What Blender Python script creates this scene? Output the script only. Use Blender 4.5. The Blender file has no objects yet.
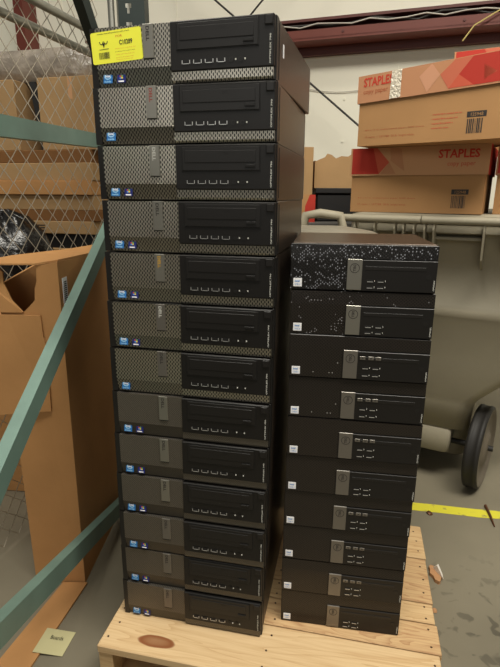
import bpy, math, random
from mathutils import Vector, Matrix
random.seed(7)
C = bpy.context.scene.collection
PI = math.pi

# ------------------------------------------------------------------ materials
def lin(c):
    return tuple(((v/255)/12.92 if v/255 <= .04045 else ((v/255+.055)/1.055)**2.4) for v in c) + (1,)
MATS = {}
def mat(name, rgb, rough=.6, metal=0, spec=.5, noise=0, nscale=20, bump=0, bscale=80, coat=0, trans=0):
    m = bpy.data.materials.new(name); m.use_nodes = True; MATS[name] = m
    nt = m.node_tree; N = nt.nodes; L = nt.links; b = N['Principled BSDF']
    b.inputs['Base Color'].default_value = lin(rgb)
    b.inputs['Roughness'].default_value = rough; b.inputs['Metallic'].default_value = metal
    b.inputs['Specular IOR Level'].default_value = spec
    b.inputs['Coat Weight'].default_value = coat
    tc = N.new('ShaderNodeTexCoord')
    if noise:
        n = N.new('ShaderNodeTexNoise'); n.inputs['Scale'].default_value = nscale; n.inputs['Detail'].default_value = 6
        L.new(tc.outputs['Object'], n.inputs['Vector'])
        r = N.new('ShaderNodeValToRGB'); c = lin(rgb)
        r.color_ramp.elements[0].position = .3; r.color_ramp.elements[1].position = .7
        r.color_ramp.elements[0].color = tuple(v*(1-noise) for v in c[:3])+(1,)
        r.color_ramp.elements[1].color = tuple(min(1, v*(1+noise)) for v in c[:3])+(1,)
        L.new(n.outputs['Fac'], r.inputs['Fac']); L.new(r.outputs['Color'], b.inputs['Base Color'])
    if bump:
        n2 = N.new('ShaderNodeTexNoise'); n2.inputs['Scale'].default_value = bscale; n2.inputs['Detail'].default_value = 4
        L.new(tc.outputs['Object'], n2.inputs['Vector'])
        bp = N.new('ShaderNodeBump'); bp.inputs['Strength'].default_value = bump; bp.inputs['Distance'].default_value = .01
        L.new(n2.outputs['Fac'], bp.inputs['Height']); L.new(bp.outputs['Normal'], b.inputs['Normal'])
    return m

def mth(nt, op, a, b=None, c=None):
    n = nt.nodes.new('ShaderNodeMath'); n.operation = op
    for i, v in enumerate((a, b, c)):
        if v is None: continue
        if isinstance(v, (int, float)): n.inputs[i].default_value = v
        else: nt.links.new(v, n.inputs[i])
    return n.outputs[0]

def grille(name, rgb, hole, px, pz, rx, rz, rough, metal, glint=None, spec=.5):
    """staggered slots punched through a sheet, laid out in the object's own x and z"""
    m = mat(name, rgb, rough, metal, spec); nt = m.node_tree; N = nt.nodes; L = nt.links; b = N['Principled BSDF']
    tc = N.new('ShaderNodeTexCoord'); sp = N.new('ShaderNodeSeparateXYZ'); L.new(tc.outputs['Object'], sp.inputs[0])
    u = mth(nt, 'DIVIDE', sp.outputs[0], px); col = mth(nt, 'FLOOR', u)
    fu = mth(nt, 'SUBTRACT', mth(nt, 'FRACT', u), .5)
    par = mth(nt, 'MULTIPLY', mth(nt, 'FRACT', mth(nt, 'MULTIPLY', col, .5)), 1.0)
    v = mth(nt, 'ADD', mth(nt, 'DIVIDE', sp.outputs[2], pz), par); row = mth(nt, 'FLOOR', v)
    fv = mth(nt, 'SUBTRACT', mth(nt, 'FRACT', v), .5)
    d = mth(nt, 'ADD', mth(nt, 'POWER', mth(nt, 'ABSOLUTE', mth(nt, 'MULTIPLY', fu, px/rx)), 2.0), mth(nt, 'POWER', mth(nt, 'ABSOLUTE', mth(nt, 'MULTIPLY', fv, pz/rz)), 2.0))
    h = mth(nt, 'LESS_THAN', d, 1.0)
    mx = N.new('ShaderNodeMix'); mx.data_type = 'RGBA'; L.new(h, mx.inputs[0])
    mx.inputs[6].default_value = lin(rgb); mx.inputs[7].default_value = lin(hole)
    L.new(mth(nt, 'MULTIPLY', mth(nt, 'SUBTRACT', 1.0, h), metal), b.inputs['Metallic'])
    if glint:      # glints off the metal inside, painted as pale spots in some openings
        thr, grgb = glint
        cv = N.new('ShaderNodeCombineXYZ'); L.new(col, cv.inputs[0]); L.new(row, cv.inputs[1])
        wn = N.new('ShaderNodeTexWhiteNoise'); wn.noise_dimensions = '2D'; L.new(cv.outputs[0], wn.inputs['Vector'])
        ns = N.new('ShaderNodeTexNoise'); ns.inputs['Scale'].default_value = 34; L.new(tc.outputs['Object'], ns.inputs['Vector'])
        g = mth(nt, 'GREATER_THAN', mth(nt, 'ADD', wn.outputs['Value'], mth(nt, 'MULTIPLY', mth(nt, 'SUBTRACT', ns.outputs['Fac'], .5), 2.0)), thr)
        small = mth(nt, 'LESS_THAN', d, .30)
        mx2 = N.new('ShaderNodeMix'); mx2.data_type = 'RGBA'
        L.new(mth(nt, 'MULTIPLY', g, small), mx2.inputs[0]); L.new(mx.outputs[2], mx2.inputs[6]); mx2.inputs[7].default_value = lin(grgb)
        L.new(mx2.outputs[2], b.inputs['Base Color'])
    else: L.new(mx.outputs[2], b.inputs['Base Color'])
    bp = N.new('ShaderNodeBump'); bp.inputs['Distance'].default_value = .001; bp.inputs['Strength'].default_value = .5; bp.invert = True
    L.new(h, bp.inputs['Height']); L.new(bp.outputs['Normal'], b.inputs['Normal'])
    return m

def wood(name, light, dark, scale=1.0, knots=()):
    m = mat(name, light, .62, 0, .3); nt = m.node_tree; N = nt.nodes; L = nt.links; b = N['Principled BSDF']
    tc = N.new('ShaderNodeTexCoord'); oi = N.new('ShaderNodeObjectInfo')
    ad = N.new('ShaderNodeVectorMath'); ad.operation = 'MULTIPLY_ADD'
    L.new(oi.outputs['Random'], ad.inputs[0]); ad.inputs[1].default_value = (7, 5, 3); L.new(tc.outputs['Object'], ad.inputs[2])
    mp = N.new('ShaderNodeMapping'); mp.inputs['Scale'].default_value = (1.6*scale, 14*scale, 14*scale); L.new(ad.outputs[0], mp.inputs['Vector'])
    n1 = N.new('ShaderNodeTexNoise'); n1.inputs['Scale'].default_value = 1.4; n1.inputs['Detail'].default_value = 3; n1.inputs['Distortion'].default_value = .6
    L.new(mp.outputs[0], n1.inputs['Vector'])
    ring = mth(nt, 'FRACT', mth(nt, 'MULTIPLY', n1.outputs['Fac'], 9.0))
    mp2 = N.new('ShaderNodeMapping'); mp2.inputs['Scale'].default_value = (6, 160, 160); L.new(ad.outputs[0], mp2.inputs['Vector'])
    n2 = N.new('ShaderNodeTexNoise'); n2.inputs['Scale'].default_value = 1.5; n2.inputs['Detail'].default_value = 3; L.new(mp2.outputs[0], n2.inputs['Vector'])
    f = mth(nt, 'ADD', mth(nt, 'MULTIPLY', mth(nt, 'POWER', ring, 3.0), .45), mth(nt, 'MULTIPLY', mth(nt, 'SUBTRACT', n2.outputs['Fac'], .4), .9))
    mx = N.new('ShaderNodeMix'); mx.data_type = 'RGBA'; mx.clamp_factor = True; L.new(f, mx.inputs[0])
    mx.inputs[6].default_value = lin(light); mx.inputs[7].default_value = lin(dark); out = mx.outputs[2]
    sp = N.new('ShaderNodeSeparateXYZ'); L.new(tc.outputs['Object'], sp.inputs[0])
    for kx, ky, rx, ry in knots:
        nz = N.new('ShaderNodeTexNoise'); nz.inputs['Scale'].default_value = 25; L.new(tc.outputs['Object'], nz.inputs['Vector'])
        e = mth(nt, 'ADD', mth(nt, 'POWER', mth(nt, 'ABSOLUTE', mth(nt, 'DIVIDE', mth(nt, 'SUBTRACT', sp.outputs[0], kx), rx)), 2.0),
                mth(nt, 'POWER', mth(nt, 'ABSOLUTE', mth(nt, 'DIVIDE', mth(nt, 'SUBTRACT', sp.outputs[1], ky), ry)), 2.0))
        e = mth(nt, 'ADD', e, mth(nt, 'MULTIPLY', mth(nt, 'SUBTRACT', nz.outputs['Fac'], .5), .7))
        rp = N.new('ShaderNodeValToRGB'); L.new(mth(nt, 'MULTIPLY', e, .5), rp.inputs['Fac'])
        rp.color_ramp.elements[0].position = .0; rp.color_ramp.elements[0].color = (.75, .75, .75, 1)
        x = rp.color_ramp.elements.new(.38); x.color = (1, 1, 1, 1)
        x = rp.color_ramp.elements.new(.50); x.color = (.9, .9, .9, 1)
        rp.color_ramp.elements[-1].position = .62; rp.color_ramp.elements[-1].color = (0, 0, 0, 1)
        m2 = N.new('ShaderNodeMix'); m2.data_type = 'RGBA'; L.new(rp.outputs['Color'], m2.inputs[0]); L.new(out, m2.inputs[6]); m2.inputs[7].default_value = lin((128, 76, 42)); out = m2.outputs[2]
    L.new(out, b.inputs['Base Color'])
    return m

wood('pine', (204, 174, 130), (162, 122, 78))
wood('pine_knotty', (200, 168, 124), (142, 92, 58), 1.3)
wood('pine_front', (210, 182, 140), (176, 138, 92), .8, knots=[(.135, .040, .045, .016)])
mat('nail', (70, 50, 38), .5, .6)
mat('case_black', (70, 60, 52), .34, .6, .5, bump=.03, bscale=900)
mat('bezel_black', (20, 18, 17), .40, 0, .5)
mat('panel_black', (19, 17, 16), .42, 0, .42)
mat('drive_black', (23, 21, 20), .40, 0, .45)
mat('gap_black', (10, 9, 9), .6)
mat('badge_silver', (150, 148, 140), .38, .85)
mat('badge_grey', (130, 126, 120), .42, .8)
mat('chrome', (205, 205, 205), .3, .7)
mat('letter_dark', (48, 44, 42), .6)
mat('letter_bright', (205, 205, 198), .6)
mat('letter_gold', (205, 160, 60), .5)
mat('letter_red', (150, 70, 60), .6)
mat('sticker_blue', (40, 110, 178), .4)
mat('sticker_pale', (150, 200, 232), .4)
mat('sticker_white', (244, 244, 246), .5)
mat('sticker_navy', (24, 36, 110), .4)
mat('flag_red', (205, 80, 50), .5); mat('flag_green', (110, 170, 70), .5); mat('flag_blue', (90, 150, 220), .5); mat('flag_yellow', (235, 205, 90), .5)
mat('tag_yellow', (255, 255, 76), .5)
mat('print_black', (40, 42, 30), .7)
mat('print_orange', (225, 140, 60), .7)
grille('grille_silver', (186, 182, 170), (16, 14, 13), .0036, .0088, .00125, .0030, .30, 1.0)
grille('grille_silver_shaded', (150, 147, 138), (16, 15, 14), .0036, .0088, .00125, .0030, .32, 1.0)  # darker copy: shade on the down-turned lower band put into the colour
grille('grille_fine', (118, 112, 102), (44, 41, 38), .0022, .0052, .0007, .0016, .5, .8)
grille('grille_fine_shaded', (92, 87, 79), (34, 32, 30), .0022, .0052, .0007, .0016, .5, .8)  # same for the fine mesh, lower band's shade painted in
grille('grille_black', (50, 43, 37), (4, 4, 4), .0034, .0064, .0016, .0021, .3, .2)
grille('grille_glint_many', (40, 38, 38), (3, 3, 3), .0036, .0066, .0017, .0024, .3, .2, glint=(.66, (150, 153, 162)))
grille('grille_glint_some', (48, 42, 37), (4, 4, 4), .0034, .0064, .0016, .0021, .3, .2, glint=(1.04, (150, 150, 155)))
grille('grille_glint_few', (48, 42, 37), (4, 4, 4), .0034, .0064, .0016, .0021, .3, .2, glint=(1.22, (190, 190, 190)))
mat('cardboard', (178, 134, 88), .85, 0, .2, noise=.07, nscale=6, bump=.1, bscale=30)
mat('cardboard_pale', (170, 138, 98), .85, 0, .2, noise=.06, nscale=6, bump=.1, bscale=30)
mat('cardboard_brown', (180, 134, 86), .85, 0, .2, noise=.10, nscale=5, bump=.15, bscale=20)
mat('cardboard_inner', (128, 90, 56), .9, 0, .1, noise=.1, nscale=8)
mat('cardboard_torn', (205, 165, 115), .9, 0, .1, noise=.1, nscale=30)
mat('box_tan', (176, 134, 90), .8, 0, .2, noise=.05, nscale=7)
mat('box_tan_light', (200, 154, 114), .8, 0, .2)
mat('box_tan_peach', (190, 138, 102), .8, 0, .2)
mat('box_red', (182, 56, 44), .7, 0, .3)
mat('box_red_mid', (200, 92, 68), .7, 0, .3)
mat('box_red_mid2', (196, 106, 80), .7, 0, .3); mat('box_peach_facet', (204, 150, 118), .7, 0, .3)
mat('print_rust', (168, 88, 52), .8); mat('print_red', (196, 58, 40), .8); mat('print_brown', (150, 100, 62), .8)
mat('packing_tape', (225, 215, 195), .12, .0, .9, bump=.8, bscale=120)
mat('bin_grey', (150, 143, 124), .55, 0, .4, noise=.06, nscale=5, bump=.05, bscale=50)
mat('bin_grey_pale', (126, 120, 106), .45, 0, .5, noise=.08, nscale=6)
mat('rubber', (34, 32, 30), .6, 0, .4)
mat('wheel_grey', (112, 103, 90), .6)
mat('rack_green', (104, 130, 120), .45, .15, .5, noise=.12, nscale=9)
mat('rack_dark', (38, 48, 46), .5, .2, .5, noise=.1, nscale=9)  # dark green, with the upright post's shade put into the colour
mat('galvanised', (158, 158, 150), .38, .75, .5, noise=.08, nscale=15)
mat('wire_galvanised', (180, 170, 152), .4, .5)
mat('wall_white', (242, 239, 222), .7, 0, .3, noise=.015, nscale=2)
mat('beam_maroon', (110, 54, 44), .5, .0, .4, noise=.08, nscale=4)
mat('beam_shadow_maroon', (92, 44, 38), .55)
mat('cable_black', (40, 36, 32), .5); mat('cable_white', (190, 185, 175), .5); mat('cable_yellow', (200, 180, 110), .5)
mat('plastic_black', (14, 14, 15), .22, 0, .6, bump=.9, bscale=16)
mat('plastic_clear_grey', (150, 140, 128), .25, 0, .8, noise=.35, nscale=14, bump=1.0, bscale=25)
mat('crate_black', (16, 16, 17), .6)
mat('cabinet_grey', (90, 88, 84), .5, .2)
mat('paper_white', (228, 222, 212), .7); mat('paper_brown', (176, 132, 92), .8)
mat('note_yellow', (190, 184, 140), .8)
mat('screw_rust', (96, 62, 40), .5, .4)
# worn yellow paint
m = mat('paint_yellow', (214, 206, 62), .7, 0, .3); nt = m.node_tree; N = nt.nodes; L = nt.links
n = N.new('ShaderNodeTexNoise'); n.inputs['Scale'].default_value = 28; n.inputs['Detail'].default_value = 7
tc = N.new('ShaderNodeTexCoord'); L.new(tc.outputs['Object'], n.inputs['Vector'])
r = N.new('ShaderNodeValToRGB'); r.color_ramp.elements[0].position = .30; r.color_ramp.elements[1].position = .42
r.color_ramp.elements[0].color = lin((150, 140, 84)); r.color_ramp.elements[1].color = lin((214, 206, 62))
L.new(n.outputs['Fac'], r.inputs['Fac']); L.new(r.outputs['Color'], N['Principled BSDF'].inputs['Base Color'])
# stained concrete
m = mat('concrete', (128, 122, 108), .55, 0, .4); nt = m.node_tree; N = nt.nodes; L = nt.links; b = N['Principled BSDF']
tc = N.new('ShaderNodeTexCoord')
n = N.new('ShaderNodeTexNoise'); n.inputs['Scale'].default_value = 1.6; n.inputs['Detail'].default_value = 8; L.new(tc.outputs['Object'], n.inputs['Vector'])
r = N.new('ShaderNodeValToRGB'); r.color_ramp.elements[0].position = .3; r.color_ramp.elements[1].position = .7
r.color_ramp.elements[0].color = lin((112, 106, 90)); r.color_ramp.elements[1].color = lin((132, 125, 107)); L.new(n.outputs['Fac'], r.inputs['Fac'])
vo = N.new('ShaderNodeTexNoise'); vo.inputs['Scale'].default_value = 22; vo.inputs['Detail'].default_value = 2; vo.inputs['Distortion'].default_value = .4; L.new(tc.outputs['Object'], vo.inputs['Vector'])
r2 = N.new('ShaderNodeValToRGB'); r2.color_ramp.elements[0].position = .57; r2.color_ramp.elements[1].position = .63
r2.color_ramp.elements[0].color = (0, 0, 0, 1); r2.color_ramp.elements[1].color = (.55, .55, .55, 1); L.new(vo.outputs['Fac'], r2.inputs['Fac'])
# the smear of spots keeps to one patch of floor
sp = N.new('ShaderNodeVectorMath'); sp.operation = 'DISTANCE'; L.new(tc.outputs['Object'], sp.inputs[0]); sp.inputs[1].default_value = (.72, 1.08, 0)
rg = mth(nt, 'MULTIPLY', mth(nt, 'LESS_THAN', sp.outputs['Value'], .22), 1.0)
rg = mth(nt, 'SUBTRACT', 1.0, mth(nt, 'MULTIPLY', sp.outputs['Value'], 2.6)); rg = mth(nt, 'MAXIMUM', rg, 0.0)
mx = N.new('ShaderNodeMix'); mx.data_type = 'RGBA'; mx.clamp_factor = True
L.new(mth(nt, 'MULTIPLY', mth(nt, 'MULTIPLY', r2.outputs['Color'], rg), 1.5), mx.inputs[0]); L.new(r.outputs['Color'], mx.inputs[6]); mx.inputs[7].default_value = lin((70, 66, 56))
L.new(mx.outputs[2], b.inputs['Base Color'])

# ------------------------------------------------------------------ mesh builder
_text_cache = {}
def text_tris(s, bold=False):
    k = (s, bold)
    if k not in _text_cache:
        cu = bpy.data.curves.new('t', 'FONT'); cu.body = s; cu.size = 1; cu.resolution_u = 2
        cu.offset = .025 if bold else 0.0
        o = bpy.data.objects.new('t', cu); C.objects.link(o)
        dg = bpy.context.evaluated_depsgraph_get(); me = bpy.data.meshes.new_from_object(o.evaluated_get(dg))
        V = [v.co.copy() for v in me.vertices]; F = [tuple(p.vertices) for p in me.polygons]
        bpy.data.objects.remove(o); bpy.data.curves.remove(cu); bpy.data.meshes.remove(me)
        x0 = min(v.x for v in V); x1 = max(v.x for v in V); y0 = min(v.y for v in V); y1 = max(v.y for v in V)
        _text_cache[k] = ([(v.x-x0, v.y-y0) for v in V], F, x1-x0, y1-y0)
    return _text_cache[k]

class MB:
    def __init__(s): s.v = []; s.f = []; s.m = []; s.sm = []; s.mats = []
    def mi(s, n):
        if n not in s.mats: s.mats.append(n)
        return s.mats.index(n)
    def add(s, vs, fs, m, smooth=False):
        o = len(s.v); s.v += [tuple(v) for v in vs]; i = s.mi(m)
        for f in fs: s.f.append(tuple(o+k for k in f)); s.m.append(i); s.sm.append(smooth)
        return s
    def box(s, x0, x1, y0, y1, z0, z1, m, b=0.0):
        if b <= 0:
            V = [(x, y, z) for z in (z0, z1) for y in (y0, y1) for x in (x0, x1)]
            return s.add(V, [(0, 2, 3, 1), (4, 5, 7, 6), (0, 1, 5, 4), (2, 6, 7, 3), (0, 4, 6, 2), (1, 3, 7, 5)], m)
        X, Y, Z = (x0, x1), (y0, y1), (z0, z1); V = []; idx = {}
        for i in (0, 1):
            for j in (0, 1):
                for k in (0, 1):
                    sx, sy, sz = (1, -1)[i], (1, -1)[j], (1, -1)[k]
                    for a in range(3):
                        p = [X[i]+sx*b, Y[j]+sy*b, Z[k]+sz*b]; p[a] = (X[i], Y[j], Z[k])[a]
                        idx[(i, j, k, a)] = len(V); V.append(p)
        F = []
        for a, c in ((0, 0), (0, 1), (1, 0), (1, 1), (2, 0), (2, 1)):
            oth = [q for q in range(3) if q != a]; q = []
            for (u, w) in ((0, 0), (1, 0), (1, 1), (0, 1)):
                t = [0, 0, 0]; t[a] = c; t[oth[0]] = u; t[oth[1]] = w; q.append(idx[(*t, a)])
            F.append(tuple(q))
        for a in range(3):
            oth = [q for q in range(3) if q != a]
            for u in (0, 1):
                for w in (0, 1):
                    t0 = [0]*3; t1 = [0]*3; t0[oth[0]] = t1[oth[0]] = u; t0[oth[1]] = t1[oth[1]] = w; t0[a] = 0; t1[a] = 1
                    F.append((idx[(*t0, oth[0])], idx[(*t1, oth[0])], idx[(*t1, oth[1])], idx[(*t0, oth[1])]))
        for i in (0, 1):
            for j in (0, 1):
                for k in (0, 1): F.append((idx[(i, j, k, 0)], idx[(i, j, k, 1)], idx[(i, j, k, 2)]))
        return s.add(V, F, m)
    def poly(s, pts, nrm, th, m):
        """closed outline pts (3-D) given thickness th along nrm"""
        n = len(pts); nv = Vector(nrm).normalized()*th
        V = [Vector(p) for p in pts] + [Vector(p)+nv for p in pts]
        F = [tuple(range(n)), tuple(range(2*n-1, n-1, -1))] + [(i, i+n, (i+1) % n+n, (i+1) % n) for i in range(n)]
        return s.add(V, F, m)
    def tube(s, pts, r, m, n=8, smooth=True, caps=True):
        P = [Vector(p) for p in pts]; V = []; F = []
        up = None
        for i, p in enumerate(P):
            t = (P[min(i+1, len(P)-1)]-P[max(i-1, 0)]).normalized()
            if up is None: up = t.orthogonal().normalized()
            a = (up - t*up.dot(t)).normalized(); up = a; b = t.cross(a)
            rr = r[i] if isinstance(r, (list, tuple)) else r
            for k in range(n): V.append(p+(a*math.cos(2*PI*k/n)+b*math.sin(2*PI*k/n))*rr)
        for i in range(len(P)-1):
            for k in range(n): F.append((i*n+k, i*n+(k+1) % n, (i+1)*n+(k+1) % n, (i+1)*n+k))
        s.add(V, F, m, smooth)
        if caps: s.add(V[:n]+V[-n:], [tuple(range(n-1, -1, -1)), tuple(range(n, 2*n))], m)
        return s
    def disc(s, c, r, m, y=None, n=20, ax='y'):
        V = []
        for k in range(n):
            a = 2*PI*k/n; ca, sa = r[0]*math.cos(a), r[1]*math.sin(a)
            V.append((c[0]+ca, c[1], c[2]+sa) if ax == 'y' else (c[0]+ca, c[1]+sa, c[2]))
        return s.add(V, [tuple(range(n))], m)
    def ring(s, c, r0, r1, m, n=24, a0=0, a1=2*PI):
        V = []; F = []
        for k in range(n+1):
            a = a0+(a1-a0)*k/n
            V += [(c[0]+r0[0]*math.cos(a), c[1], c[2]+r0[1]*math.sin(a)), (c[0]+r1[0]*math.cos(a), c[1], c[2]+r1[1]*math.sin(a))]
        for k in range(n): F.append((2*k, 2*k+1, 2*k+3, 2*k+2))
        return s.add(V, F, m)
    def text(s, t, o, xd, ud, w, h, m, bold=False):
        V, F, tw, th = text_tris(t, bold); o = Vector(o); xd = Vector(xd); ud = Vector(ud)
        return s.add([o+xd*(x/tw*w)+ud*(y/th*h) for x, y in V], F, m)
    def build(s, name, parent=None):
        me = bpy.data.meshes.new(name); me.from_pydata(s.v, [], s.f)
        for n in s.mats: me.materials.append(MATS[n])
        for p, i, q in zip(me.polygons, s.m, s.sm): p.material_index = i; p.use_smooth = q
        me.update()
        o = bpy.data.objects.new(name, me); C.objects.link(o); o.parent = parent
        return o
def tag(o, label=None, cat=None, group=None, kind=None):
    if label: o['label'] = label
    if cat: o['category'] = cat
    if group: o['group'] = group
    if kind: o['kind'] = kind
    return o
def thing(name, label, cat, loc=(0, 0, 0), yaw=0, group=None):
    o = bpy.data.objects.new(name, None); o.empty_display_size = .05; C.objects.link(o)
    o.location = loc; o.rotation_euler = (0, 0, -math.radians(yaw)); return tag(o, label, cat, group)

# ------------------------------------------------------------------ camera
PZ = .13; HC = 1.04361+PZ
f_, p_, r_ = 497.12, .274673, .006772
cd = bpy.data.cameras.new('camera'); cam = bpy.data.objects.new('camera', cd); C.objects.link(cam)
cd.sensor_fit = 'VERTICAL'; cd.sensor_height = 36; cd.sensor_width = 36; cd.lens = f_*36/667; cd.clip_start = .02
fw = Vector((0, math.cos(p_), -math.sin(p_))); dn = Vector((0, -math.sin(p_), -math.cos(p_))); X = Vector((1, 0, 0))
rt = X*math.cos(r_)-dn*math.sin(r_); up = -(X*math.sin(r_)+dn*math.cos(r_))
M = Matrix((rt, up, -fw)).transposed().to_4x4(); M.translation = (0, 0, HC); cam.matrix_world = M
bpy.context.scene.camera = cam

# ------------------------------------------------------------------ room
fl = MB().box(-7, 7, -9, 7, -.1, 0, 'concrete').build('floor'); tag(fl, kind='structure')
WA = math.radians(18); wa = Vector((math.cos(WA), -math.sin(WA), 0)); wn = Vector((-math.sin(WA), -math.cos(WA), 0)); W0 = Vector((0, 3.4, 0))
def wp(s, z, off=0): return W0+wa*s+wn*off+Vector((0, 0, z))
w = MB(); w.poly([wp(-4.5, 0, -.2), wp(4.5, 0, -.2), wp(4.5, 5, -.2), wp(-4.5, 5, -.2)], -wn, .1, 'wall_white')
for s0 in (-3.3, -2.4, -1.5, -.6, .86, 1.77, 2.7):        # joints between the liner panels
    w.poly([wp(s0-.006, 0, -.2), wp(s0+.006, 0, -.2), wp(s0+.006, 5, -.2), wp(s0-.006, 5, -.2)], wn, .004, 'wall_white')
for s0 in (-.3, 0, .3, .55, .86, 1.15, 1.45):
    for z0 in (1.5, 1.75, 2.2, 2.4): w.box(0, 0, 0, 0, 0, 0, 'wall_white') if 0 else w.tube([wp(s0, z0, -.2), wp(s0, z0, -.195)], .008, 'wall_white', 6)
tag(w.build('wall_back'), kind='structure')
g = MB()
g.poly([wp(-1.2, 2.044, -.199), wp(-1.2, 2.044, 0), wp(-1.2, 2.060, 0), wp(-1.2, 2.060, -.199)], wa, 4.4, 'beam_maroon')
g.poly([wp(-1.2, 2.052, -.02), wp(-1.2, 2.052, 0), wp(-1.2, 2.10, 0), wp(-1.2, 2.10, -.02)], wa, 4.4, 'beam_maroon')
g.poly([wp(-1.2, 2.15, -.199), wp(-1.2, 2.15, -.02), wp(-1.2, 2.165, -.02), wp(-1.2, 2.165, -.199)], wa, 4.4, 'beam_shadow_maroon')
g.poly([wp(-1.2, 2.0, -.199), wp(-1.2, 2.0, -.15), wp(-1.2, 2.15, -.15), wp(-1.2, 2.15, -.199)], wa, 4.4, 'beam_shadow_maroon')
for s0 in (.55, 1.2, 1.9): g.tube([wp(s0, 2.078, 0), wp(s0, 2.078, .006)], .007, 'beam_shadow_maroon', 8)
tag(g.build('trim_1'), kind='structure')
# maroon column left
c = MB(); c.poly([wp(-1.80, 0, -.199), wp(-1.72, 0, -.199), wp(-1.72, 4.5, -.199), wp(-1.80, 4.5, -.199)], wn, .14, 'beam_maroon')
tag(c.build('trim_2'), kind='structure')
cb = MB(); cb.tube([wp(-1.2+i*.12, 2.10+.012*math.sin(i*1.7)+.015+(.012 if i % 3 else 0), -.012) for i in range(36)], .007, 'cable_black', 6)
tag(cb.build('wall_cable'), 'black cable lying along the top of the maroon wall beam', 'cable')
cb = MB(); cb.tube([wp(-1.0+i*.1, 2.12+.010*math.sin(i*2.3), .004) for i in range(40)], .004, 'cable_white', 6)
tag(cb.build('wall_cable'), 'thin white cable winding along the top of the maroon wall beam', 'cable')
r1 = MB().tube([wp(-.72, 2.70, .02), wp(1.35, 1.015, .02)], .006, 'cable_black', 6).build('brace_rod')
tag(r1, 'thin dark rod slanting down to the right across the white wall', 'rod', 'brace rods on the wall')
r1 = MB().tube([wp(.45, 2.625, .034), wp(-1.1, 1.15, .034)], .006, 'cable_black', 6).build('brace_rod')
tag(r1, 'thin dark rod slanting down to the left above the tagged computer', 'rod', 'brace rods on the wall')
yc = MB().tube([wp(1.55, 2.17, .03), wp(1.40, 2.12, .03), wp(1.25, 2.04, .03), wp(1.20, 1.97, .03)], .004, 'cable_yellow', 6).build('hanging_cord')
tag(yc, 'thin yellowish cord crossing the right end of the maroon beam', 'cord')
yc = MB().tube([wp(.15+i*.05, 1.86-.07*math.sin(PI*i/16), -.19) for i in range(17)], .0025, 'cable_white', 5).build('hanging_cord')
tag(yc, 'faint pale cord sagging against the white wall under the beam', 'cord')

# ------------------------------------------------------------------ floor marking
t = MB(); a = Vector((.32, -.055, 0)).normalized(); q = Vector((a.y, -a.x, 0)) if a.x < 0 else Vector((-a.y, a.x, 0))
o0 = Vector((.657, 1.711, 0)); pts = []
for i in range(41): pts.append(o0+a*(-1.2+i*.075)+q*(random.uniform(-.002, .002)))
low = [p-q*(.050+random.uniform(-.002, .002)) for p in pts]
for i in range(40): t.poly([low[i], low[i+1], pts[i+1], pts[i]], (0, 0, 1), .0012, 'paint_yellow')
tag(t.build('floor_marking'), 'worn yellow marking line painted across the concrete floor', 'floor marking')

# ------------------------------------------------------------------ pallet
PY = 12.0
pal = thing('wooden_pallet', 'pale pine pallet on the concrete floor carrying both computer stacks', 'pallet', (-.362, .943, 0), PY)
rows = [(0, .147, 0, .800, 'pine_front'), (.150, .236, .006, .806, 'pine_knotty'), (.240, .303, .003, .803, 'pine'), (.307, .475, .004, .806, 'pine_knotty'), (.480, .632, .0, .809, 'pine')]
for y0, y1, x0, x1, mm in rows:
    d = MB().box(x0, x1, y0, y1, .108, .1294, mm, .002).build('deck_board', pal)
    for sx in (.02, .40, .785):
        nn = 2 if y1-y0 < .1 else 3
        for k in range(nn):
            nx, ny = sx+random.uniform(-.006, .006), y0+(y1-y0)*(.2+.6*k/(nn-1))
            MB().tube([(nx, ny, .1285), (nx, ny, .1296)], .0028, 'nail', 8, False).build('nail', d)
for sx in (.0, .382, .765): MB().box(sx, sx+.036, .004, .628, .018, .108, 'pine', .002).build('stringer', pal)
for y0 in (.0, .27, .54): MB().box(.002, .800, y0+.004, y0+.09, 0, .018, 'pine', .0015).build('bottom_board', pal)

# ------------------------------------------------------------------ desktop computers (large, silver grille)
LH = .10294; LW = .36
_mesh = {}
def part(key, name, parent, fn):
    """build once, afterwards share the mesh"""
    if key in _mesh:
        o = bpy.data.objects.new(name, _mesh[key]); C.objects.link(o); o.parent = parent; return o
    mb = MB(); fn(mb); o = mb.build(name, parent); _mesh[key] = o.data; return o

def f_case(mb):
    mb.box(.003, LW-.002, .026, .408, 0, LH, 'case_black', .0015)
    for k in range(1, 3): mb.box(LW-.0022, LW-.0012, .03+k*.004, .031+k*.004, .006, LH-.006, 'gap_black')
    mb.box(LW-.0022, LW-.0014, .402, .405, .004, LH-.004, 'badge_silver')
    mb.box(.003, .0155, .012, .026, .004, LH-.004, 'gap_black')
def f_bezel(mb):
    z0, z1 = .0012, LH-.0012
    mb.poly([(0, .010, z0), (.002, .003, z0), (.015, .003, z0), (.015, .026, z0), (0, .026, z0)], (0, 0, 1), z1-z0, 'bezel_black')
    mb.box(.015, LW, .008, .026, z0, z1, 'bezel_black', .001)
def f_grille(mb, g1='grille_silver', g2='grille_silver_shaded'):
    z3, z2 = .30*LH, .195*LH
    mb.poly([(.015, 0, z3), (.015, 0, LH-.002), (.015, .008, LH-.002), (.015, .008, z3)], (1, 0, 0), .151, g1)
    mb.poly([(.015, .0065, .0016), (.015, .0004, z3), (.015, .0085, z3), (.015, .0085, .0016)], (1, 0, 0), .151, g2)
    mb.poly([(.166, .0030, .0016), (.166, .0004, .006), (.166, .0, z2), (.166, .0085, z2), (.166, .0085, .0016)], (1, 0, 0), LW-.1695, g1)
def f_panel(mb):
    mb.box(.166, LW-.002, -.003, .008, .2*LH, LH-.0015, 'panel_black', .0018)
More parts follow.
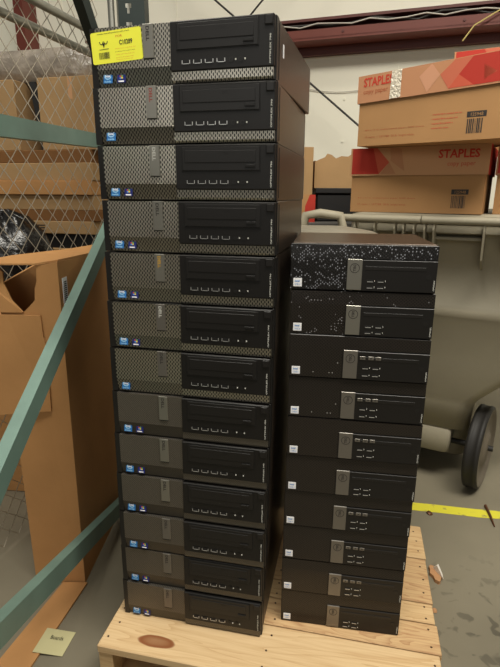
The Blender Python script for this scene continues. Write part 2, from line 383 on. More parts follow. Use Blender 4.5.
def f_drive(mb):
    x0, x1, z0, z1 = .179, .331, .52*LH, .955*LH; y = -.004
    for a_, b_, c_, d_ in ((x0, x1, z0, z0+.0012), (x0, x1, z1-.0012, z1), (x0, x0+.0012, z0, z1), (x1-.0012, x1, z0, z1)):
        mb.box(a_, b_, y-.0004, y+.0006, c_, d_, 'gap_black')
    mb.box(x0+.0016, x1-.0016, y-.0012, y, z0+.0016, z1-.0016, 'drive_black', .0005)
    mb.box(.1855, .3225, y-.0014, y-.001, .665*LH, .885*LH, 'gap_black')
    mb.box(.1862, .3218, y-.0022, y-.001, .672*LH, .878*LH, 'drive_black', .0005)
    mb.text('DVD', (.262, y-.0025, .80*LH), (1, 0, 0), (0, 0, 1), .009, .005, 'gap_black')
def f_eject(mb): mb.box(.303, .322, -.0068, -.005, .585*LH, .645*LH, 'gap_black'); mb.box(.3035, .3215, -.0074, -.005, .593*LH, .637*LH, 'panel_black', .0004)
def f_usb(mb):
    mb.box(-.0075, .0075, -.0044, -.0036, -.0028, .0032, 'gap_black')
    mb.box(-.0078, -.0066, -.0049, -.004, -.003, .003, 'chrome'); mb.box(.0066, .0078, -.0049, -.004, -.003, .003, 'chrome')
    mb.box(-.0055, .0055, -.0049, -.004, -.0034, -.0024, 'chrome')
def f_jack(mb):
    mb.ring((0, -.0046, 0), (.0026, .0026), (.0042, .0042), 'bezel_black'); mb.disc((0, -.0044, 0), (.0026, .0026), 'gap_black')
    mb.box(.0068, .0092, -.0046, -.0038, -.0014, .0014, 'letter_bright')
def f_power(mb):
    mb.box(.3405, .3565, -.0044, -.0038, .81*LH, .975*LH, 'gap_black'); mb.box(.3412, .3558, -.006, -.004, .82*LH, .965*LH, 'drive_black', .0012)
def f_model(mb):
    mb.text('OPTIPLEX 790', (.3528, -.0044, .24*LH), (0, 0, 1), (-1, 0, 0), .046, .0028, 'letter_bright', True)
def f_badge(col, bright):
    def f(mb):
        mb.box(.113, .1335, -.0026, .001, .44*LH, .985*LH, 'badge_silver' if bright else 'badge_grey', .0008)
        mb.box(.1135, .133, -.0020, .001, .425*LH, .44*LH, 'gap_black')
        mb.text('DELL', (.1195, -.0028, .945*LH), (0, 0, -1), (1, 0, 0), .024, .0065, col, True)
    return f
def f_intel(mb):
    mb.box(-.0085, .0085, -.0006, .0004, -.0095, .0105, 'sticker_blue', .0002)
    mb.ring((0, -.0009, .0015), (.0048, .0035), (.0066, .0054), 'sticker_pale', 20, .5, 2*PI-.1)
    mb.text('intel', (-.0046, -.0009, -.0002), (1, 0, 0), (0, 0, 1), .009, .0042, 'sticker_white', True)
    mb.text('inside', (-.006, -.0009, -.0082), (1, 0, 0), (0, 0, 1), .012, .0032, 'sticker_pale', True)
def f_win(mb):
    mb.box(-.0075, .0075, -.0006, .0004, -.0085, .0085, 'sticker_navy', .0002)
    for i, (cx, cz, mm) in enumerate(((-.0022, .0022, 'flag_red'), (.0022, .0026, 'flag_green'), (-.0022, -.0018, 'flag_blue'), (.0022, -.0014, 'flag_yellow'))):
        mb.box(cx*.7-.0014, cx*.7+.0014, -.0009, -.0004, cz*.7-.0012, cz*.7+.0012, mm)
    mb.box(-.005, .005, -.0009, -.0004, -.0072, -.0052, 'sticker_white')

LOFF = [[0.0055, -0.0003], [0.0041, -0.0003], [0.0052, 0.0002], [0.005, 0.0005], [0.0054, -0.0007], [0.0033, -0.0022], [0.0014, -0.0007], [-0.0002, -0.001], [-0.0021, -0.0013], [-0.0039, -0.0014], [-0.0051, -0.002], [-0.0084, 0.0046], [-0.0103, 0.0045]]
ordn = ['first', 'second', 'third', 'fourth', 'fifth', 'sixth', 'seventh', 'eighth', 'ninth', 'tenth', 'eleventh', 'twelfth', 'thirteenth']
LLAB = ['topmost silver-grilled desktop computer of the taller stack, with a yellow asset tag',
        'silver-grilled desktop computer directly under the yellow-tagged one, reddish badge lettering',
        'silver-grilled desktop computer third from the top of the left stack, pale badge lettering',
        'silver-grilled desktop computer fourth from the top of the left stack',
        'silver-grilled desktop computer fifth from the top of the left stack, gold badge lettering',
        'silver-grilled desktop computer sixth from the top of the left stack, bright badge lettering',
        'silver-grilled desktop computer seventh from the top, single sticker, dark badge lettering, mid left stack',
        'silver-grilled desktop computer eighth from the top of the left stack',
        'silver-grilled desktop computer ninth from the top, fifth from the bottom, of the left stack',
        'silver-grilled desktop computer tenth from the top, fourth from the bottom, of the left stack',
        'silver-grilled desktop computer third from the bottom of the left stack',
        'silver-grilled desktop computer second from the bottom of the left stack',
        'bottom silver-grilled desktop computer of the left stack, resting on the pallet']
for k in range(13):
    dx, dy = LOFF[k]
    ux, uy, uyaw = [(-.3071, 1.0451, 14.83), (-.3059, 1.0353, 13.16), (-.3046, 1.036, 13.19), (-.3031, 1.0349, 12.5)][k] if k < 4 else (-.30967+dx, 1.03329+dy, 11.6)
    t = thing('desktop_computer', LLAB[k], 'computer', (ux, uy, PZ+(12-k)*LH), uyaw, 'silver-grilled desktop computers in the left stack')
    part('Lcase', 'case', t, f_case); part('Lbez', 'bezel', t, f_bezel); part('Lgr%d' % (k > 6), 'ventilation_grille', t, f_grille if k < 7 else (lambda mb: f_grille(mb, 'grille_fine', 'grille_fine_shaded'))); part('Lpan', 'drive_panel', t, f_panel)
    d = part('Ldrv', 'optical_drive', t, f_drive); part('Lej', 'eject_button', d, f_eject)
    for x in (.1965, .2185, .2405, .2625):
        u = part('Lusb', 'usb_port', t, f_usb); u.location = (x, 0, .335*LH)
    for x in (.2815, .2985):
        u = part('Ljack', 'audio_jack', t, f_jack); u.location = (x, 0, .335*LH)
    part('Lpow', 'power_button', t, f_power); part('Lmod', 'model_lettering', t, f_model)
    col = ['letter_dark', 'letter_red', 'letter_bright', 'letter_dark', 'letter_gold', 'letter_bright', 'letter_dark', 'letter_dark', 'letter_dark', 'letter_dark', 'letter_dark', 'letter_dark', 'letter_dark'][k]
    bri = k in (0, 1, 2, 3, 4, 7, 8, 9)
    part('Lbadge%s%d' % (col, bri), 'badge', t, f_badge(col, bri))
    s = part('Lint', 'processor_sticker', t, f_intel); s.location = (.0355, .0022, .175*LH); s.rotation_euler.x = -.16; s.scale = (1.12, 1, 1.15)
    if k not in (1, 6):
        s = part('Lwin', 'system_sticker', t, f_win); s.location = (.0635, .0022, .165*LH); s.rotation_euler.x = -.16; s.scale = (1.15, 1, 1.15)
    if k == 0:
        def f_side(mb): mb.box(LW-.0021, LW-.0012, .072, .080, .050, .072, 'sticker_white')
        part('Lside', 'side_label', t, f_side)
        top0 = t
# asset tag stuck on the top computer: a label belongs to its thing
def f_tag(mb):
    w_, h_ = .1035, .0535; r = .004; P = []
    for cx, cz, a0 in ((w_-r, r, -PI/2), (w_-r, h_-r, 0), (r, h_-r, PI/2), (r, r, PI)):
        for i in range(5): P.append((cx+r*math.cos(a0+i*PI/8), 0, cz+r*math.sin(a0+i*PI/8)))
    mb.poly(P, (0, 1, 0), .0006, 'tag_yellow'); y = -.0003
    mb.text('www.warehouseassets.com', (.014, y, .0488), (1, 0, 0), (0, 0, 1), .066, .0024, 'print_black')
    mb.text('FOR', (.052, y, .041), (1, 0, 0), (0, 0, 1), .013, .004, 'print_orange')
    mb.text('C10289', (.058, y, .028), (1, 0, 0), (0, 0, 1), .027, .0082, 'print_black', True)
    c = (.026, y, .036)                                  # antlered emblem
    mb.ring((c[0]-.0045, y, c[2]+.002), (.0030, .0048), (.0044, .0062), 'print_black', 12, PI*1.05, PI*1.95)
    mb.ring((c[0]+.0045, y, c[2]+.002), (.0030, .0048), (.0044, .0062), 'print_black', 12, PI*1.05, PI*1.95)
    mb.add([(c[0]-.003, y, c[2]-.0018), (c[0], y, c[2]-.010), (c[0]+.003, y, c[2]-.0018)], [(0, 1, 2)], 'print_black')
    mb.add([(c[0]-.0095, y, c[2]-.0125), (c[0]+.0095, y, c[2]-.0125), (c[0]+.0095, y, c[2]-.0115), (c[0]-.0095, y, c[2]-.0115)], [(0, 1, 2, 3)], 'print_black')
    x = .0145
    while x < .0365:
        bw = random.choice((.0005, .0009, .0013)); mb.add([(x, y, .008), (x+bw, y, .008), (x+bw, y, .019), (x, y, .019)], [(0, 1, 2, 3)], 'print_black'); x += bw+random.choice((.0005, .0009))
    for i, z in enumerate((.0215, .0165, .0115, .0065, .003)):
        mb.text('property of surplus dept' if i % 2 else 'equipment recycling unit', (.049, y, z), (1, 0, 0), (0, 0, 1), .042-.002*i, .0017, 'print_orange' if i != 1 else 'print_black')
o = part('tag', 'asset_tag', top0, f_tag); o.location = (.0085, -.0012, .0395); o.rotation_euler = (0, -math.radians(3.2), 0); tag(o, 'bright yellow asset tag with black number and barcode')

# ------------------------------------------------------------------ small desktop computers (black grille)
RH = .09478; RW = .29
def g_case(mb):
    mb.box(.002, RW-.002, .020, .292, 0, RH, 'case_black', .0012)
def g_bezel(mb): mb.box(0, RW, .003, .020, .001, RH-.001, 'bezel_black', .0015)
def g_grille(mm):
    def f(mb):
        mb.poly([(.001, -.001, .70*RH), (.001, .0004, RH-.002), (.001, .004, RH-.002), (.001, .004, .70*RH)], (1, 0, 0), RW-.002, mm)
        mb.poly([(.001, -.001, .0015), (.001, -.001, .70*RH), (.001, .004, .70*RH), (.001, .004, .0015)], (1, 0, 0), .112, mm)
    return f
def g_panel(mb):
    mb.box(.144, RW-.001, -.003, .004, .0015, .675*RH, 'panel_black', .0008)
    mb.box(.15, .245, -.0034, -.0026, .552*RH, .560*RH, 'gap_black')
def g_drive(mb):
    mb.box(.150, .268, -.0035, -.0028, .545*RH, .555*RH, 'gap_black'); mb.box(.150, .268, -.0036, -.0028, .47*RH, .543*RH, 'drive_black', .0003)
    mb.box(.209, .215, -.0040, -.003, .505*RH, .52*RH, 'gap_black')
def g_badge(mm):
    def f(mb):
        mb.box(.1145, .1445, -.0036, .001, .003, .69*RH, mm, .0008); c = (.1295, -.0039, .50*RH)
        mb.ring(c, (.0086, .0086), (.0098, .0098), 'letter_dark', 28)
        mb.text('DELL', (.1267, -.0039, .50*RH+.0068), (0, 0, -1), (1, 0, 0), .0136, .0052, 'letter_dark', True)
    return f
def g_power(mb):
    mb.ring((.274, -.0034, .35*RH), (.0046, .0046), (.0058, .0058), 'gap_black'); mb.disc((.274, -.0036, .35*RH), (.0046, .0046), 'drive_black')
def g_usb(mb):
    mb.box(-.0068, .0068, -.0036, -.0028, -.0022, .0026, 'gap_black'); mb.box(-.0056, .0056, -.004, -.0032, -.0024, -.0010, 'chrome')
    mb.box(.0085, .0096, -.0038, -.003, -.001, .0016, 'letter_bright')
def g_sq(mb): mb.box(-.0056, .0056, -.0037, -.0028, -.0036, .0036, 'badge_grey', .0004); mb.box(-.002, .002, -.004, -.003, -.001, .001, 'letter_dark')
def g_sticker(mb):
    mb.box(.0068, .0245, -.0017, .0, .065*RH, .245*RH, 'sticker_white', .0002)
    mb.text('intel', (.0100, -.0020, .165*RH), (1, 0, 0), (0, 0, 1), .010, .0045, 'flag_blue', True)
    mb.text('CORE i5', (.0095, -.0020, .095*RH), (1, 0, 0), (0, 0, 1), .012, .0035, 'flag_blue')
def g_model(mb): mb.text('OPTIPLEX', (.2865, -.0033, .06*RH), (0, 0, 1), (-1, 0, 0), .021, .0026, 'letter_bright', True)
def g_dvdmark(mb): mb.box(-.0018, .0018, -.0040, -.003, -.0006, .0006, 'letter_bright')
ROFF = [[-0.0012, 0.0025], [0.0011, 0.0011], [0.0004, -0.0041], [0.0013, -0.002], [0.0013, -0.0052], [0.0009, -0.0023], [-0.0001, 0.0006], [-0.0005, 0.0022], [-0.0014, 0.0019], [-0.0006, 0.0028]]
RLAB = ['topmost small black desktop computer of the right stack, grille full of bright glints',
        'small black desktop computer directly under the topmost one of the right stack',
        'small black desktop computer third from the top of the right stack',
        'small black desktop computer fourth from the top of the right stack',
        'small black desktop computer fifth from the top of the right stack',
        'small black desktop computer sixth from the top of the right stack, no square sockets',
        'small black desktop computer fourth from the bottom of the right stack',
        'small black desktop computer third from the bottom of the right stack',
        'small black desktop computer second from the bottom of the right stack',
        'bottom small black desktop computer of the right stack, resting on the pallet']
for k in range(10):
    dx, dy = ROFF[k]
    t = thing('small_desktop_computer', RLAB[k], 'computer', (.08347+dx, 1.01828+dy, PZ+(9-k)*RH), 8.68, 'small black desktop computers in the right stack')
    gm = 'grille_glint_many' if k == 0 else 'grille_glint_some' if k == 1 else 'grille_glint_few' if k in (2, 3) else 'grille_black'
    part('Rcase', 'case', t, g_case); part('Rbez', 'bezel', t, g_bezel); part('Rg'+gm, 'ventilation_grille', t, g_grille(gm)); part('Rpan', 'drive_panel', t, g_panel)
    bm_ = 'badge_silver' if k < 2 else 'badge_grey'
    part('Rb'+bm_, 'badge', t, g_badge(bm_)); part('Rpow', 'power_button', t, g_power); part('Rst', 'processor_sticker', t, g_sticker); part('Rmod', 'model_lettering', t, g_model)
    part('Rdrv', 'optical_drive', t, g_drive)
    three = k not in (0, 1, 5, 9)
    for x in (.161, .182):
        for z in ((.235, .10) if not three else (.30, .13)):
            u = part('Rusb', 'usb_port', t, g_usb); u.location = (x, 0, z*RH)
    if three:
        for x in (.1545, .1715, .1865):
            u = part('Rsq', 'socket', t, g_sq); u.location = (x, -.0008, .53*RH)

# ------------------------------------------------------------------ wheeled bins
BY = 28.0
def loft(mb, secs, m, cap0=True, cap1=True, smooth=True):
    n = len(secs[0]); V = [p for s in secs for p in s]; F = []
    for i in range(len(secs)-1):
        for k in range(n): F.append((i*n+k, i*n+(k+1) % n, (i+1)*n+(k+1) % n, (i+1)*n+k))
    mb.add(V, F, m, smooth)
    if cap0: mb.add(secs[0], [tuple(range(n-1, -1, -1))], m)
    if cap1: mb.add(secs[-1], [tuple(range(n))], m)
def rrect(x0, x1, y0, y1, r, z, n=5):
    P = []
    for cx, cy, a0 in ((x1-r, y0+r, -PI/2), (x1-r, y1-r, 0), (x0+r, y1-r, PI/2), (x0+r, y0+r, PI)):
        for i in range(n): P.append((cx+r*math.cos(a0+i*PI/2/(n-1)), cy+r*math.sin(a0+i*PI/2/(n-1)), z))
    return P
def wheel(parent, X_, Y_, r, w_, turn=0):
    x = y = 0.0
    wh = MB(); pr = [(r-.012, -w_/2), (r-.003, -w_/2+.004), (r, -w_*.25), (r-.003, -w_*.2), (r-.003, w_*.2), (r, w_*.25), (r-.003, w_/2-.004), (r-.012, w_/2)]
    secs = []
    for k in range(40):
        a = 2*PI*k/40; secs.append([(x+o, y+q*math.cos(a), r+q*math.sin(a)) for q, o in pr])
    V = [p for s in secs for p in s]; n = len(pr); F = []
    for i in range(40):
        for k in range(n-1): F.append((i*n+k, i*n+k+1, ((i+1) % 40)*n+k+1, ((i+1) % 40)*n+k))
    wh.add(V, F, 'rubber', True)
    wo = wh.build('wheel', parent); wo.location = (X_, Y_, 0); wo.rotation_euler.z = -math.radians(turn)
    hb = MB()
    for sgn in (-1, 1):
        rings = [(r-.012, .5), (r-.03, .5), (r-.036, .36), (r*.45, .30), (r*.36, .5), (r*.12, .55), (.001, .55)]
        secs = [[(x+sgn*w_*o, y+q*math.cos(2*PI*k/36), r+q*math.sin(2*PI*k/36)) for k in range(36)] for q, o in rings]
        loft(hb, secs, 'wheel_grey', False, False)
    hb.build('wheel_hub', wo)
bn = thing('wheeled_bin', 'large grey wheeled plastic bin behind the right stack carrying cardboard boxes', 'bin', (.344, 1.838, 0), BY)
b = MB(); W_ = .78
loft(b, [rrect(.12, W_-.31, .42, .72, .05, .05), rrect(.12, W_-.30, .40, .74, .05, .10), rrect(.12, W_-.30, .38, .76, .06, .245), rrect(.10, W_-.30, .22, .76, .06, .26), rrect(.085, W_-.29, .21, .77, .06, .37), rrect(.083, W_-.27, .20, .77, .06, .40), rrect(.070, W_-.12, .165, .78, .06, .56), rrect(.05, W_-.05, .14, .80, .06, .74),
         rrect(.045, W_-.045, .118, .80, .06, .775), rrect(.05, W_-.05, .135, .80, .06, .785), rrect(.03, W_-.03, .09, .82, .05, 1.03), rrect(.02, W_-.02, .07, .83, .05, 1.045)], 'bin_grey', True, True)
b.build('body', bn)
rm = MB(); loft(rm, [rrect(.01, W_-.01, .05, .85, .04, 1.045), rrect(0, W_, .035, .86, .04, 1.05), rrect(0, W_, .035, .86, .04, 1.075), rrect(.01, W_-.01, .045, .85, .04, 1.08)], 'bin_grey', smooth=False); rm.build('rim', bn)
ld = MB(); loft(ld, [rrect(0, W_, .03, .88, .04, 1.082), rrect(0, W_, .03, .88, .04, 1.105), rrect(.01, W_-.01, .04, .87, .04, 1.112)], 'bin_grey', smooth=False); ld.build('lid', bn)
hd = MB(); hd.tube([(-.01, .0, 1.092), (.26, 0, 1.092)], .013, 'bin_grey', 14); hd.tube([(.263, 0, 1.092), (.54, 0, 1.092)], .013, 'bin_grey', 14); hd.tube([(.543, 0, 1.092), (W_+.01, 0, 1.092)], .013, 'bin_grey', 14); hd.build('handle', bn)
for i, xx in enumerate((.03, .10, .17, .20, .235, .27, .30, .455, .515, .66, .74)):
    lo = .945 if xx == .455 else 1.0 if xx == .515 else .985
    g_ = MB(); g_.poly([(xx, -.002, 1.09), (xx, -.004, 1.06), (xx, .02, lo+.02), (xx, .098, lo-.02), (xx, .098, 1.044), (xx, .035, 1.05), (xx, .035, 1.07), (xx, .03, 1.09)], (1, 0, 0), .006, 'bin_grey'); g_.build('gusset', bn)
sh = MB(); sh.box(.30, .46, .045, .10, 1.025, 1.036, 'bin_grey', .002); sh.build('ledge', bn)
# axle housing and wheels
ax = MB(); loft(ax, [rrect(.28, .41, .23, .38, .015, .145), rrect(.27, .42, .22, .39, .015, .155), rrect(.27, .42, .22, .39, .015, .25), rrect(.28, .41, .23, .38, .015, .26)], 'bin_grey'); ax.build('axle_housing', bn)
MB().tube([(.06, .297, .175), (.58, .297, .175)], .012, 'rubber', 10).build('axle', bn)
wheel(bn, .530, .297, .175, .058, 8); wheel(bn, .085, .297, .175, .05)

b2 = thing('wheeled_bin', 'grey wheeled bin with a pale domed lid close behind the right stack', 'bin', (-.04, 1.475, 0), 4)
b = MB(); loft(b, [rrect(.03, .38, .06, .28, .05, .0), rrect(.0, .42, .02, .30, .05, .95), rrect(.0, .43, .01, .31, .05, 1.0)], 'bin_grey'); b.build('body', b2)
l2 = MB()
loft(l2, [rrect(-.02, .46, -.01, .33, .06, 1.0), rrect(-.02, .46, -.01, .33, .06, 1.035), rrect(.0, .43, .02, .31, .06, 1.055), rrect(.06, .34, .09, .25, .06, 1.072)], 'bin_grey_pale', smooth=True); l2.build('lid', b2)
MB().tube([(.20, .33, 1.045), (.21, .33, 1.10), (.26, .33, 1.108), (.33, .33, 1.10), (.345, .33, 1.045)], .016, 'bin_grey', 12).build('lid_handle', b2)

# ------------------------------------------------------------------ cardboard boxes with lids
def bars(mb, x, z, w_, h_, y, m='print_brown'):
    xx = x
    while xx < x+w_-.001:
        bw = random.choice((.0012, .0022, .0035)); mb.add([(xx, y, z), (xx+bw, y, z), (xx+bw, y, z+h_), (xx, y, z+h_)], [(0, 1, 2, 3)], m); xx += bw+random.choice((.0012, .002))
def lid_art(mb, L, z0, z1, y, rev, strong):
    """red facets at one end fading into plain board; words at the other"""
    def q(pts, m): mb.add([((L-x if rev else x), y, z0+(z1-z0)*t_) for x, t_ in pts], [tuple(range(len(pts)))], m)
    if strong:
        q([(0, 0), (.20*L, 0), (.30*L, .45), (.22*L, 1), (0, 1)], 'box_red')
        q([(.20*L, 0), (.36*L, 0), (.30*L, .45)], 'box_red_mid'); q([(.30*L, .45), (.36*L, 0), (.42*L, .55), (.33*L, 1), (.22*L, 1)], 'box_red_mid2')
        q([(.42*L, .55), (.50*L, .0), (.56*L, .6), (.48*L, 1)], 'box_peach_facet'); q([(.07*L, .35), (.15*L, .65), (.14*L, .15)], 'box_red_mid')
        return
    e = .22
    q([(0, 0), (e*L, 0), (e*L*.75, 1), (0, 1)], 'box_red')
    q([(e*L, 0), (e*L*1.35, .45), (e*L*.9, 1), (e*L*.75, 1)], 'box_red_mid')
    q([(e*L*1.35, .45), (e*L*1.6, 0), (e*L*1.05, 0)], 'box_tan_peach')
    q([(e*L*1.4, .5), (e*L*1.9, .1), (e*L*1.75, .95), (e*L*1.35, 1)], 'box_tan_peach')
def lid_box(label, loc, yaw, L, D, hb, hl, rev, strong, group, tilt=0, tape=False, hr=None, plain=False, lead=0):
    t = thing('lidded_cardboard_box', label, 'box', loc, yaw, group)
    if hr is None: hr = hb
    b = MB()
    V = [(0, 0, 0), (L, 0, 0), (L, D, 0), (0, D, 0), (0, 0, hb), (L, 0, hr), (L, D, hr), (0, D, hb)]
    b.add(V, [(0, 1, 5, 4), (1, 2, 6, 5), (2, 3, 7, 6), (3, 0, 4, 7), (0, 3, 2, 1), (4, 5, 6, 7)], 'box_tan')
    y = -.0004
    if not plain:
        bars(b, .78*L, .018, .10*L, .040, y, 'letter_dark')
        b.add([(.775*L, y, .062), (.895*L, y, .062), (.895*L, y, .078), (.775*L, y, .078)], [(0, 1, 2, 3)], 'letter_dark')
        b.text('125948', (.80*L, y-.0003, .065), (1, 0, 0), (0, 0, 1), .034, .009, 'box_tan')
        b.text('8.5 x 11 in. multipurpose paper, 5000 sheets', (.06*L, y, .045), (1, 0, 0), (0, 0, 1), .20, .006, 'print_rust')
        b.text('10 reams  /  LETTER  20 lb  bright white', (.06*L, y, .022), (1, 0, 0), (0, 0, 1), .17, .008, 'print_rust')
        if tape:
            for i in range(4): b.text('recycled fibre content and carton notes'[:30-3*i], (.55*L, y, .075-.013*i), (1, 0, 0), (0, 0, 1), .088-.012*i, .0055, 'box_red_mid', True)
    b.build('body', t)
    l = MB(); e = .006
    V = [(-e, -e, hb-.005), (L+e, -e, hr-.005), (L+e, D+e, hr-.005), (-e, D+e, hb-.005), (-e, -e, hb+hl), (L+e, -e, hr+hl*1.02), (L+e, D+e, hr+hl), (-e, D+e, hb+hl)]
    V = [Vector(v) for v in V]
    l.add(V, [(0, 1, 5, 4), (2, 3, 7, 6), (4, 5, 6, 7)], 'box_tan_light' if not strong else 'box_tan_peach')
    l.add(V, [(1, 2, 6, 5)] if True else [], 'box_red' if not rev or True else 'box_tan')
    l.add(V, [(3, 0, 4, 7)], 'box_tan_light' if rev else 'box_red')
    z = lambda x, t_: (hb+(hr-hb)*x/L) + t_*hl
    n0 = len(l.v)
    a = MB(); lid_art(a, L, 0, 1, -e-.0005, rev, strong)
    for f, mi in zip(a.f, a.m): l.add([(a.v[i][0], a.v[i][1], z(a.v[i][0], .0+.99*a.v[i][2])) for i in f], [tuple(range(len(f)))], a.mats[mi])
    tx = .015 if rev else .66*L; tw = .125 if not strong else .100
    sl = (hr-hb)/L
    l.text('STAPLES', (tx, -e-.0008, z(tx, .55)), (1, 0, sl), (0, 0, 1), tw, .027, 'print_red', True)
    l.text('copy paper', (tx+(.03 if not rev else 0), -e-.0008, z(tx, .22)), (1, 0, sl), (0, 0, 1), .085, .014, 'box_red_mid' if not rev else 'print_rust')
    l.build('lid', t)
    if tape:
        tp = MB(); x0, x1 = .235*L, .315*L
        tp.poly([(x0, -e-.0012, z(x0, -.05)), (x1, -e-.0012, z(x1, -.03)), (x1, -e-.0012, z(x1, 1.0)), (x0+.004, -e-.0012, z(x0, 1.0))], (0, 1, 0), .0006, 'packing_tape'); tp.build('tape_strip', t)
    return t
zA = 1.1125
lid_box('lower tan paper box on the grey bin, red facets at its left end', (.363, 1.873, zA), BY+.8, .44, .285, .129, .086, False, False, 'paper boxes on the grey bin')
zB = zA+.129+.088
lid_box('upper tilted paper box with clear tape on its lid, on the grey bin', (.360, 1.800, zB), 40, .455, .285, .137, .077, True, True, 'paper boxes on the grey bin', tape=True, hr=.150)
dx_, dy_ = Vector((math.cos(math.radians(BY)), -math.sin(math.radians(BY)))), Vector((math.sin(math.radians(BY)), math.cos(math.radians(BY))))
def bl(a_, b_): v = Vector((.344, 1.838))+dx_*a_+dy_*b_; return v.x, v.y
x_, y_ = bl(.469, .10)
lid_box('lower box at the right picture edge, red lid, beside the tan paper boxes', (x_, y_, zA), BY, .28, .40, .130, .082, False, True, 'boxes at the right edge')
x_, y_ = bl(.27, .345)
lid_box('tall red-lidded box standing behind the tilted paper box', (x_, y_, zA+.130+.084), BY, .42, .28, .255, .09, False, True, 'boxes at the right edge', plain=True)

# things behind, left of the boxes
cab = thing('storage_cabinet', 'grey cabinet low behind the bins, under the black crate', 'cabinet', (-.12, 2.28, 0), 0)
MB().box(0, .66, 0, .5, .03, 1.05, 'cabinet_grey', .004).build('body', cab)
MB().box(.02, .325, -.015, 0, .05, 1.03, 'cabinet_grey', .003).build('door', cab); MB().box(.335, .64, -.015, 0, .05, 1.03, 'cabinet_grey', .003).build('door', cab)
MB().box(.02, .64, .02, .48, 0, .03, 'gap_black').build('base', cab)
cr = thing('storage_crate', 'black plastic crate under the torn cardboard box behind the paper boxes', 'crate', (.295, 2.38, 1.05), 0)
MB().box(.01, .23, .01, .3, 0, .125, 'crate_black', .006).build('body', cr); MB().box(0, .24, 0, .31, .125, .15, 'crate_black', .004).build('rim', cr)
tb = thing('cardboard_box', 'small torn open cardboard box on the black crate behind the paper boxes', 'box', (.292, 2.40, 1.20), 0)
q_ = MB(); prof = [(0, .115), (.02, .125), (.045, .135), (.055, .15), (.075, .145), (.095, .13), (.12, .14), (.15, .138), (.17, .15), (.22, .145)]
q_.poly([(0, 0, 0), (.22, 0, 0)]+[(x, 0, z) for x, z in reversed(prof)], (0, 1, 0), .005, 'cardboard_pale')
q_.box(0, .005, .005, .25, 0, .12, 'cardboard_inner'); q_.box(.215, .22, .005, .25, 0, .14, 'cardboard_inner'); q_.box(0, .22, .25, .255, 0, .13, 'cardboard_inner'); q_.box(.005, .215, .005, .25, 0, .004, 'cardboard_inner')
q_.build('walls', tb)
sb = thing('lidded_cardboard_box', 'small box end with red lid peeking out right of the tall left stack', 'box', (.188, 2.30, 1.05), 0)
k_ = MB(); k_.box(0, .10, 0, .28, 0, .12, 'box_tan', .001); k_.add([(.055, -.0005, .0), (.1005, -.0005, .0), (.1005, -.0005, .12), (.075, -.0005, .12), (.055, -.0005, .07)], [(0, 1, 2, 3, 4)], 'box_red')
k_.text('STAPLES', (.03, -.0008, .005), (0, 0, 1), (-1, 0, 0), .1, .02, 'print_red', True); k_.build('body', sb)
ub = thing('cardboard_box', 'plain narrow cardboard box standing on the red-marked box behind the left stack', 'box', (.188, 2.305, 1.17), 0)
k_ = MB(); k_.box(0, .085, 0, .26, 0, .20, 'cardboard_pale', .001); k_.build('body', ub)

# ------------------------------------------------------------------ pallet rack upright (left)
RX = -.462
rk = thing('pallet_rack_frame', 'green steel pallet rack end frame with slanting braces, left of the tall stack', 'rack', (RX, 1.72, 0), 0)
def post(y0):
    p = MB(); x0, x1 = .055, .135
    p.box(x0, x0+.022, y0, y0+.003, 0, 2.6, 'rack_dark'); p.box(x0+.040, x1, y0, y0+.003, 0, 2.6, 'rack_dark')
    z = 0.0
    while z < 2.55:      # keyhole openings up the face
        p.box(x0+.022, x0+.040, y0, y0+.003, z, z+.022, 'rack_dark')
        p.box(x0+.022, x0+.027, y0, y0+.003, z+.022, z+.037, 'rack_dark'); p.box(x0+.035, x0+.040, y0, y0+.003, z+.022, z+.037, 'rack_dark')
        p.box(x0+.022, x0+.040, y0, y0+.003, z+.050, z+.0508, 'rack_dark'); z += .0508
    p.box(x0, x0+.003, y0+.003, y0+.07, 0, 2.6, 'rack_dark'); p.box(x1-.003, x1, y0+.003, y0+.07, 0, 2.6, 'rack_dark')
    return p
def chan(p0, p1, w_=.038, dpt=.026, m='rack_green'):
    """channel brace: web faces +x, flanges run back"""
    a = Vector((0, *p0)); b_ = Vector((0, *p1)); d = (b_-a).normalized(); n = Vector((1, 0, 0)).cross(d)
    mb = MB()
    def slab(u0, u1, v0, v1):     # u along n, v along x
        P = [n*u0+Vector((v0, 0, 0)), n*u1+Vector((v0, 0, 0)), n*u1+Vector((v1, 0, 0)), n*u0+Vector((v1, 0, 0))]
        V = [a+q for q in P]+[b_+q for q in P]; mb.add(V, [(0, 1, 2, 3), (7, 6, 5, 4), (0, 4, 5, 1), (1, 5, 6, 2), (2, 6, 7, 3), (3, 7, 4, 0)], m)
    slab(-w_/2, w_/2, .010, .013); slab(-w_/2, -w_/2+.003, -.013, .010); slab(w_/2-.003, w_/2, -.013, .010)
    return mb
pst = post(0); pst.build('upright_post', rk); post(-1.60).build('upright_post', rk)
MB().box(.035, .155, -.02, .09, 0, .006, 'rack_dark').build('foot_plate', rk)
for (y0, z0), (y1, z1), mm in (((-1.15, 1.262), (.03, 1.325), 'rack_green'), ((-.14, 1.00), (-1.16, .46), 'rack_green'), ((-.02, .065), (-1.16, .50), 'rack_green'), ((-.30, 1.78), (.03, 1.56), 'rack_dark')):
    pass
def yz(y, z): return (y-1.72, z)
chan(yz(.14, 1.246), yz(1.75, 1.330)).build('horizontal_brace', rk)
chan(yz(1.72, 1.095), yz(.17, .367), w_=.046).build('diagonal_brace', rk)
chan(yz(1.74, .02), yz(.17, .60), w_=.050).build('diagonal_brace', rk)
chan(yz(1.21, 1.90), yz(1.72, 1.545), w_=.055, m='rack_dark').build('diagonal_brace', rk)
for z in (.04, .30, 1.07, 1.325, 1.55): MB().box(-.005, .058, .0, .05, z-.02, z+.02, 'rack_dark').build('bracket', rk)

